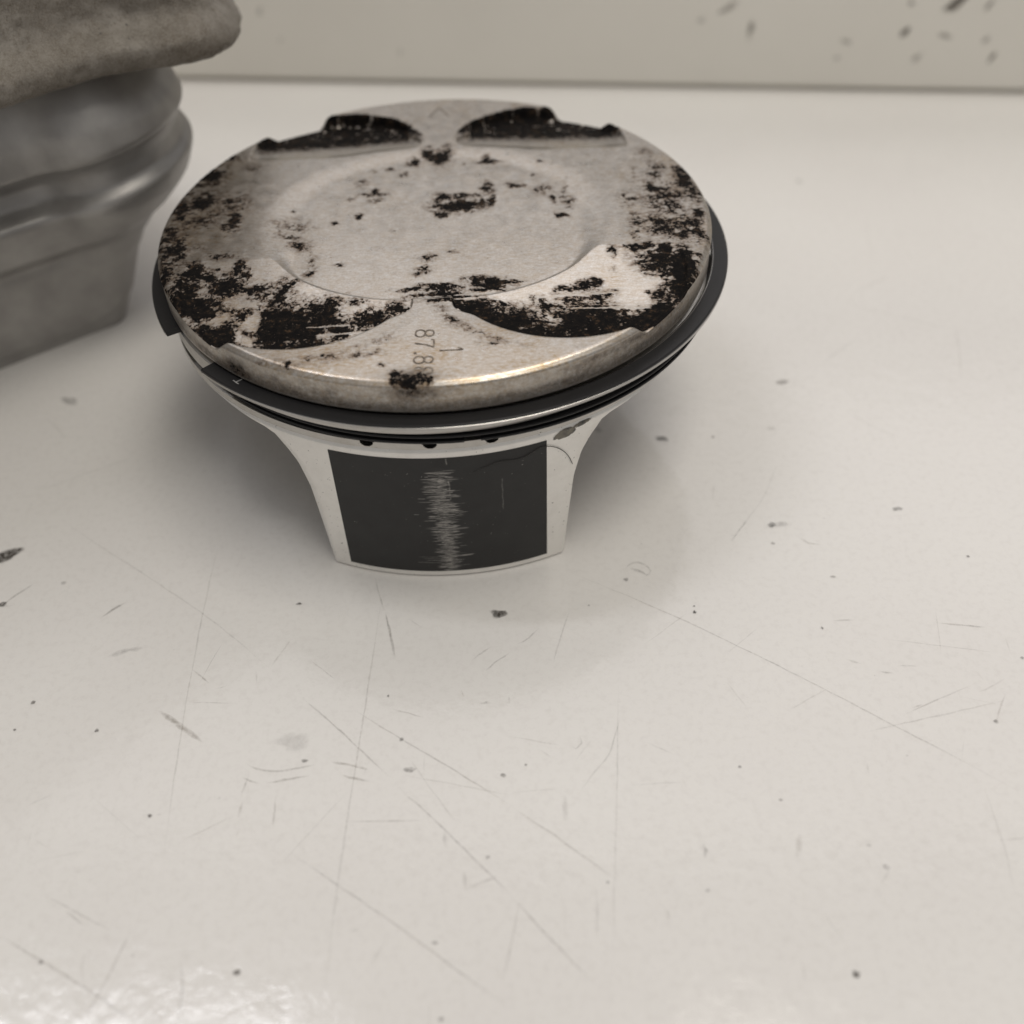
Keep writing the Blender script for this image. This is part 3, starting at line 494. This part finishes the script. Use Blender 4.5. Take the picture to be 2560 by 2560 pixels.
# skirts
def skirt_half(z): return np.interp(z, [0, 8.4, 15.9, 20.2, 22.4, 24.7, 25.6, 26.05, ZB+.05], [18.15, 18.85, 19.55, 20.65, 21.9, 23.7, 26.3, 31, 37.5])
def skirt(sign):
    zs = np.r_[0, .38, np.linspace(1, 24, 34), np.linspace(24.4, ZB+.05, 16)]
    s = np.linspace(-1, 1, 121)
    outer = np.zeros((len(zs), len(s), 3)); inner = outer.copy()
    for i, z in enumerate(zs):
        hw = skirt_half(z); x = s*hw
        r = np.full(len(s), 43.75)
        if z < .2: r -= .42
        if z > 25.9: r = r-.25*(z-25.9)/.45
        fw = .25+1.0*np.clip(z/20, 0, 1)                            # narrow chamfer down each edge of the wall
        e = np.clip((np.abs(x)-(hw-fw))/fw, 0, 1); r = r-.42*e
        outer[i] = np.c_[x, sign*np.sqrt(r**2-x**2), np.full(len(s), z)]
        xi = x*.985; ri = 41.3 if z < 24 else 41.3-(z-24)*.3
        inner[i] = np.c_[xi, sign*np.sqrt(ri**2-xi**2), np.full(len(s), z)]
    nz, ns = len(zs), len(s)
    V = np.concatenate([outer.reshape(-1, 3), inner.reshape(-1, 3)]); o = nz*ns
    f1 = grid_faces(nz, ns, flip=sign > 0); f2 = grid_faces(nz, ns, flip=sign < 0)+o
    F = [tuple(q) for q in f1]+[tuple(q) for q in f2]
    for i in range(nz-1):
        F += [(i*ns, (i+1)*ns, o+(i+1)*ns, o+i*ns), (i*ns+ns-1, o+i*ns+ns-1, o+(i+1)*ns+ns-1, (i+1)*ns+ns-1)]
    for j in range(ns-1):
        F += [(j, o+j, o+j+1, j+1)]
    sk = mesh_obj('skirt', V, F, SKIRT, piston, autosharp=28)
    # dark coating pad
    xs = np.linspace(-15.42, 15.42, 340); zc = np.linspace(1.3, 25.0, 260)
    XX, ZZ = np.meshgrid(xs, zc); YY = sign*np.sqrt(43.79**2-XX**2)
    sf = np.zeros_like(XX)
    r = np.random.default_rng(5 if sign < 0 else 6)
    for k in range(330 if sign < 0 else 60):
        z = r.uniform(1.4, 22.6) if r.random() < .8 else r.uniform(9, 22)
        c0 = np.interp(z, [1.3, 12.6, 23], [.1, .0, -.5])+.35
        x0 = c0+r.normal(0, np.interp(z, [2, 8, 12, 17, 22], [.28, .38, .62, .6, .8])); L = abs(r.normal(0, .9))+.25; wd = r.uniform(.05, .14); kk = r.uniform(.25, 1.0)
        slp = r.normal(0, .06)
        sf = np.maximum(sf, kk*np.exp(-((ZZ-z-slp*(XX-x0))/wd)**2)*smooth(L, L*.5, np.abs(XX-x0)))
    for k in range(40):
        z = r.uniform(2, 21); x0 = r.normal(-.5, 2.0); L = r.uniform(.4, 2.0)
        sf = np.maximum(sf, r.uniform(.3, .7)*np.exp(-((ZZ-z)/.055)**2)*smooth(L, L*.5, np.abs(XX-x0)))
    for x0, z0, z1, k in ((1.35, 16.8, 20.4, .6), (1.25, 23.7, 24.9, .5), (8.9, 13.6, 19.8, .28), (1.3, 19.6, 20.6, .8)):
        sf = np.maximum(sf, k*np.exp(-((XX-x0-.04*np.sin(ZZ*3))/.09)**2)*smooth(z0-.2, z0+.2, ZZ)*smooth(z1+.2, z1-.2, ZZ))
    sf = np.maximum(sf, .9*np.exp(-((ZZ-4.6-.04*XX)/.10)**2)*smooth(1.2, .9, np.abs(XX-2.9)))
    core = .22*np.exp(-((XX-.3+.03*(ZZ-12))/.8)**2)*smooth(23.5, 21, ZZ)*fbm(XX*.6, ZZ*4, 131, 3)*1.6
    sf = np.maximum(sf, core)
    V = np.c_[XX.ravel(), YY.ravel(), ZZ.ravel()]
    mesh_obj('skirt_coating', V, grid_faces(260, 340, flip=sign > 0), COAT, sk, attrs={'scuff': sf.ravel()})
    return sk
sk_f = skirt(-1); skirt(1)
# oily smear at the right shoulder of the front skirt
def skirt_patch(cx, cz, rx, rz, ang, k):
    n = 25; u = np.linspace(-1, 1, n); U, W = np.meshgrid(u, u); ca, sa = math.cos(ang), math.sin(ang)
    x = cx+U*rx*ca-W*rz*sa; z = cz+U*rx*sa+W*rz*ca; z = np.minimum(z, 26.2)
    y = -np.sqrt((43.80 - .27*np.clip((z-25.9)/.45, 0, 1))**2-x**2)
    K = k*np.clip(1.15-np.hypot(U, W), 0, 1)
    mesh_obj('grime_smear', np.c_[x.ravel(), y.ravel(), z.ravel()], grid_faces(n, n), GRIME, piston, attrs={'k': K.ravel()})
skirt_patch(18.0, 25.2, 2.1, 1.1, .15, 1.2)
skirt_patch(20.6, 25.9, 2.2, .6, .1, .9)

# webs with pin bosses between the skirts
def web(x0, thick, sx):
    n = 48
    hole = [(8.6*math.cos(2*math.pi*i/n), 13+8.6*math.sin(2*math.pi*i/n)) for i in range(n)]
    out = []
    for i in range(n):
        a_ = 2*math.pi*i/n; c, s_ = math.cos(a_), math.sin(a_)
        q = min(37.5/abs(c) if abs(c) > 1e-6 else 1e9, (31-13)/s_ if s_ > 1e-6 else (11.5/-s_ if s_ < -1e-6 else 1e9))
        out.append((q*c, 13+q*s_))
    V = [(x, p[0], p[1]) for x in (x0, x0+thick) for L in (hole, out) for p in L]
    F = []
    for i in range(n):
        j = (i+1) % n
        F += [(i, j, n+j, n+i), (2*n+i, 3*n+i, 3*n+j, 2*n+j), (i, 2*n+i, 2*n+j, j), (n+i, n+j, 3*n+j, 3*n+i)]
    mesh_obj('side_web', V, F, INNER, piston, autosharp=30)
    p = [(8.65, 0), (11.6, 0), (11.9, .4), (11.9, 6.5), (8.65, 6.5)]
    t = np.linspace(0, 2*np.pi, 64, endpoint=False)
    V = np.array([[(x0+(thick if sx > 0 else 0)+sx*(q[1]-.2), q[0]*math.cos(a_), 13+q[0]*math.sin(a_)) for a_ in t] for q in p]).reshape(-1, 3)
    F = [(i*64+j, i*64+(j+1) % 64, ((i+1) % 5)*64+(j+1) % 64, ((i+1) % 5)*64+j) for i in range(5) for j in range(64)]
    mesh_obj('pin_boss', V, F, INNER, piston, autosharp=30)
web(-16.2, 3, -1); web(13.2, 3, 1)

# stamped digits on the front of the crown (read with their heads to the right) and the arrow at the back
def stroke(P, wd, z): 
    v, f, k = ribbon(P, wd, z, 1, .01, int(abs(P[0][0])*97+abs(P[0][1])*13), taper=False, step=.18); return v, f, k
def arc(cx, cy, rx, ry, a0, a1, n=24): return [(cx+rx*math.cos(math.radians(a0+(a1-a0)*i/n)), cy+ry*math.sin(math.radians(a0+(a1-a0)*i/n))) for i in range(n+1)]
def glyph(ch, w_, h_):                      # baseline at (0,0), reading direction +u, height +v
    if ch == '8': return [arc(w_/2, h_*.27, w_*.48, h_*.27, 0, 360), arc(w_/2, h_*.76, w_*.42, h_*.24, 0, 360)]
    if ch == '7': return [[(0, h_*.84), (0, h_), (w_, h_)], [(w_, h_), (w_*.62, h_*.55), (w_*.42, 0)]]
    if ch == '.': return [arc(w_*.3, h_*.06, w_*.1, h_*.05, 0, 360, 8)]
    if ch == '1': return [[(w_*.5, 0), (w_*.5, h_)], [(w_*.5, h_), (w_*.1, h_*.78)]]
def stamp(name, text, x0, y0, w_, h_, adv, wd):
    parts = []; u = 0
    for ch in text:
        for P in glyph(ch, w_, h_):
            Q = [(x0+v, y0-(u+q)) for q, v in P]        # reading direction runs towards the camera
            parts.append(stroke(Q, wd, 0))
        u += adv*(.5 if ch == '.' else 1)
    V, F, K = merge(parts)
    V[:, 2] = H+crown_height(V[:, 0], V[:, 1])+.045+np.arange(len(V))*1e-7
    return mesh_obj(name, V, F, STAMP, piston, smooth=False)
stamp('stamped_number', '87.88', -2.15, -31.5, 1.7, 2.6, 2.4, .25)
stamp('stamped_number', '1', 1.25, -35.7, 1.5, 3.2, 1.5, .22)
V, F, K = merge([stroke([(-2.0, 35.3), (-.2, 39.2)], .24, H+.025), stroke([(-.2, 39.2), (1.7, 35.3)], .24, H+.026)])
mesh_obj('arrow_mark', V, F, STAMP, piston, smooth=False)
V, F, K = merge([stroke([(-28.0, -34.4), (-27.1, -35.3)], .14, rt+.012), stroke([(-27.55, -34.85), (-26.7, -34.2)], .14, rt+.013)])
mesh_obj('ring_top_mark', V, F, LASER, piston, smooth=False)

# a stray hair stuck across the skirt
HP = [(4.98,-43.62,21.95),(5.99,-43.49,22.42),(6.94,-43.35,22.71),(8.13,-43.14,23.16),(9.53,-42.85,23.21),(10.7,-42.58,22.92),(11.76,-42.29,22.97),(12.72,-42.02,23.3),(13.67,-41.72,23.84),(14.51,-41.43,24.16),(15.46,-41.09,24.04),(16.42,-40.71,23.52),(17.39,-40.31,22.68),(18.26,-39.92,21.48),(18.84,-39.65,20.23),(19.24,-39.46,18.89)]
HP = np.array(HP)
d_ = np.r_[0, np.cumsum(np.linalg.norm(np.diff(HP, axis=0), axis=1))]; t = np.linspace(0, d_[-1], 90)
C_ = np.c_[[np.interp(t, d_, HP[:, i]) for i in range(3)]].T
for _ in range(6): C_[1:-1] = (C_[:-2]+C_[1:-1]*2+C_[2:])/4
V = []; 
for i in range(len(C_)):
    T = C_[min(i+1, 89)]-C_[max(i-1, 0)]; T /= np.linalg.norm(T); Nn = np.array([C_[i][0], C_[i][1], 0]); Nn /= np.linalg.norm(Nn); Bn = np.cross(T, Nn)
    r0 = .055*(.45+.55*min(1, i/25))
    for j in range(6):
        V.append(C_[i]+Nn*.02+r0*(math.cos(j*math.pi/3)*Nn+math.sin(j*math.pi/3)*Bn))
F = [(i*6+j, i*6+(j+1) % 6, (i+1)*6+(j+1) % 6, (i+1)*6+j) for i in range(89) for j in range(6)]
o = mesh_obj('hair', V, F, HAIR); tag(o, 'thin dark hair curling over the upper right of the black skirt coating', 'hair')

# ================================================================ the casting at the left edge
# plan outline: front face from the near corner P0 running down-left, rounded corner, far side running back
part_root = empty('engine_casting', (-110, 40, 0))
tag(part_root, 'dull grey metal casting with a rough overhanging flange, behind the piston at left', 'engine part')
def plan(pts, n):
    P = np.array(pts, float)
    for _ in range(4):                                            # Chaikin corner cutting on the closed outline
        Q = np.roll(P, -1, 0); P = np.stack([P*.75+Q*.25, P*.25+Q*.75], 1).reshape(-1, 2)
    C_ = np.r_[P, P[:1]]; d = np.r_[0, np.cumsum(np.hypot(*np.diff(C_, axis=0).T))]
    t = np.linspace(0, d[-1], n, endpoint=False)
    P = np.c_[np.interp(t, d, C_[:, 0]), np.interp(t, d, C_[:, 1])]
    T = np.roll(P, -3, 0)-np.roll(P, 3, 0); T /= np.hypot(*T.T)[:, None]
    Nn = np.c_[T[:, 1], -T[:, 0]]
    for _ in range(6): Nn = (np.roll(Nn, 1, 0)+2*Nn+np.roll(Nn, -1, 0))/4
    return P, Nn, t
def loft(name, levels, pts, mat, n, rough=0.0, seed=1, warp=0.0):
    """levels: (z, outward growth of the right-hand end, outward growth of the front face)"""
    P, Nn, t = plan(pts, n)
    wr = smooth(-.1, .75, Nn@np.array([.91, .41]))                # 1 where the outline faces right
    for _ in range(45): wr = (np.roll(wr, 1)+2*wr+np.roll(wr, -1))/4
    rows = []; LZ = [l[0] for l in levels]; LG = [l[2] for l in levels]
    for z, ga, gb in levels:
        g = ga*wr+(np.interp(z-warp*wr, LZ, LG)*(1-.5*wr)+.9*wr*float(smooth(19, 23, z)) if warp else gb*(1-wr))
        if rough: g = g+rough*(fbm(t*.28, t*0+z*.28, seed, 4)-.5)+rough*.5*(fbm(t*1.1, t*0+z*1.1, seed+9, 3)-.5)
        rows.append(np.c_[P+Nn*g[:, None], np.full(n, z)])
    m = len(rows); V = np.array(rows).reshape(-1, 3)-np.array([-110, 40, 0])
    F = [tuple(q) for q in grid_faces(m, n, wrap=True)]
    F += [tuple(range(n))[::-1], tuple((m-1)*n+j for j in range(n))]
    return mesh_obj(name, V, F, mat, part_root, autosharp=50)
def prof_levels(keys, step=.5):
    k = np.array(keys, float); zs = np.arange(k[0, 0], k[-1, 0]+.01, step)
    L = np.c_[zs, np.interp(zs, k[:, 0], k[:, 1]), np.interp(zs, k[:, 0], k[:, 2])]
    for _ in range(1): L[1:-1, 1:] = (L[:-2, 1:]+2*L[1:-1, 1:]+L[2:, 1:])/4
    return [tuple(r) for r in L]
loft('casting_body', prof_levels([(0, -.5, -.5), (.8, 0, 0), (7, 3.2, -.2), (15, 6.8, -.4), (17.4, 8.5, -.8), (18.6, 9.0, .4), (20.2, 10.4, 2.4), (24.4, 13.2, 3.0), (27.5, 16.2, 3.6), (28.8, 17.4, 3.2), (30.0, 18.4, -.8), (33, 19.4, -2.0),
      (35.0, 20.2, -.2), (36.4, 20.6, 3.0), (41.6, 20.6, 4.0), (45, 19.2, 3.8), (48, 16.8, 3.4), (53.5, 10.5, 2.4)]),
     [(-150, -33), (-120, -9), (-89, 14.3), (-72, 26.2), (-67.6, 29.2), (-67.9, 34), (-74, 44), (-88, 60), (-125, 74), (-158, 50), (-166, 0)], CAST2, 460, warp=6.0)
loft('casting_flange', prof_levels([(52.6, -3.2, -3.0), (53.0, -1.4, -1.2), (54.0, 0, 0), (55.2, .2, .5), (56.6, -.8, 1.1), (57.6, -1.5, .7), (58.3, -2.2, -.5), (59.0, -3.0, -2.2), (60.0, -3.6, -3.6), (61.5, -4.2, -4.3), (66, -5.2, -4.4), (80, -6, -4.2), (104, -6, -4)], .6),
     [(-150, -75), (-110, -31), (-80, -3), (-66.3, 8.9), (-52, 21.2), (-42, 23), (-36, 25.6), (-33.2, 30.5), (-33.2, 39), (-40, 60), (-64, 84), (-125, 96), (-172, 60), (-178, -30)], CAST, 1000, 1.1, 203)

scene.render.engine = 'CYCLES'
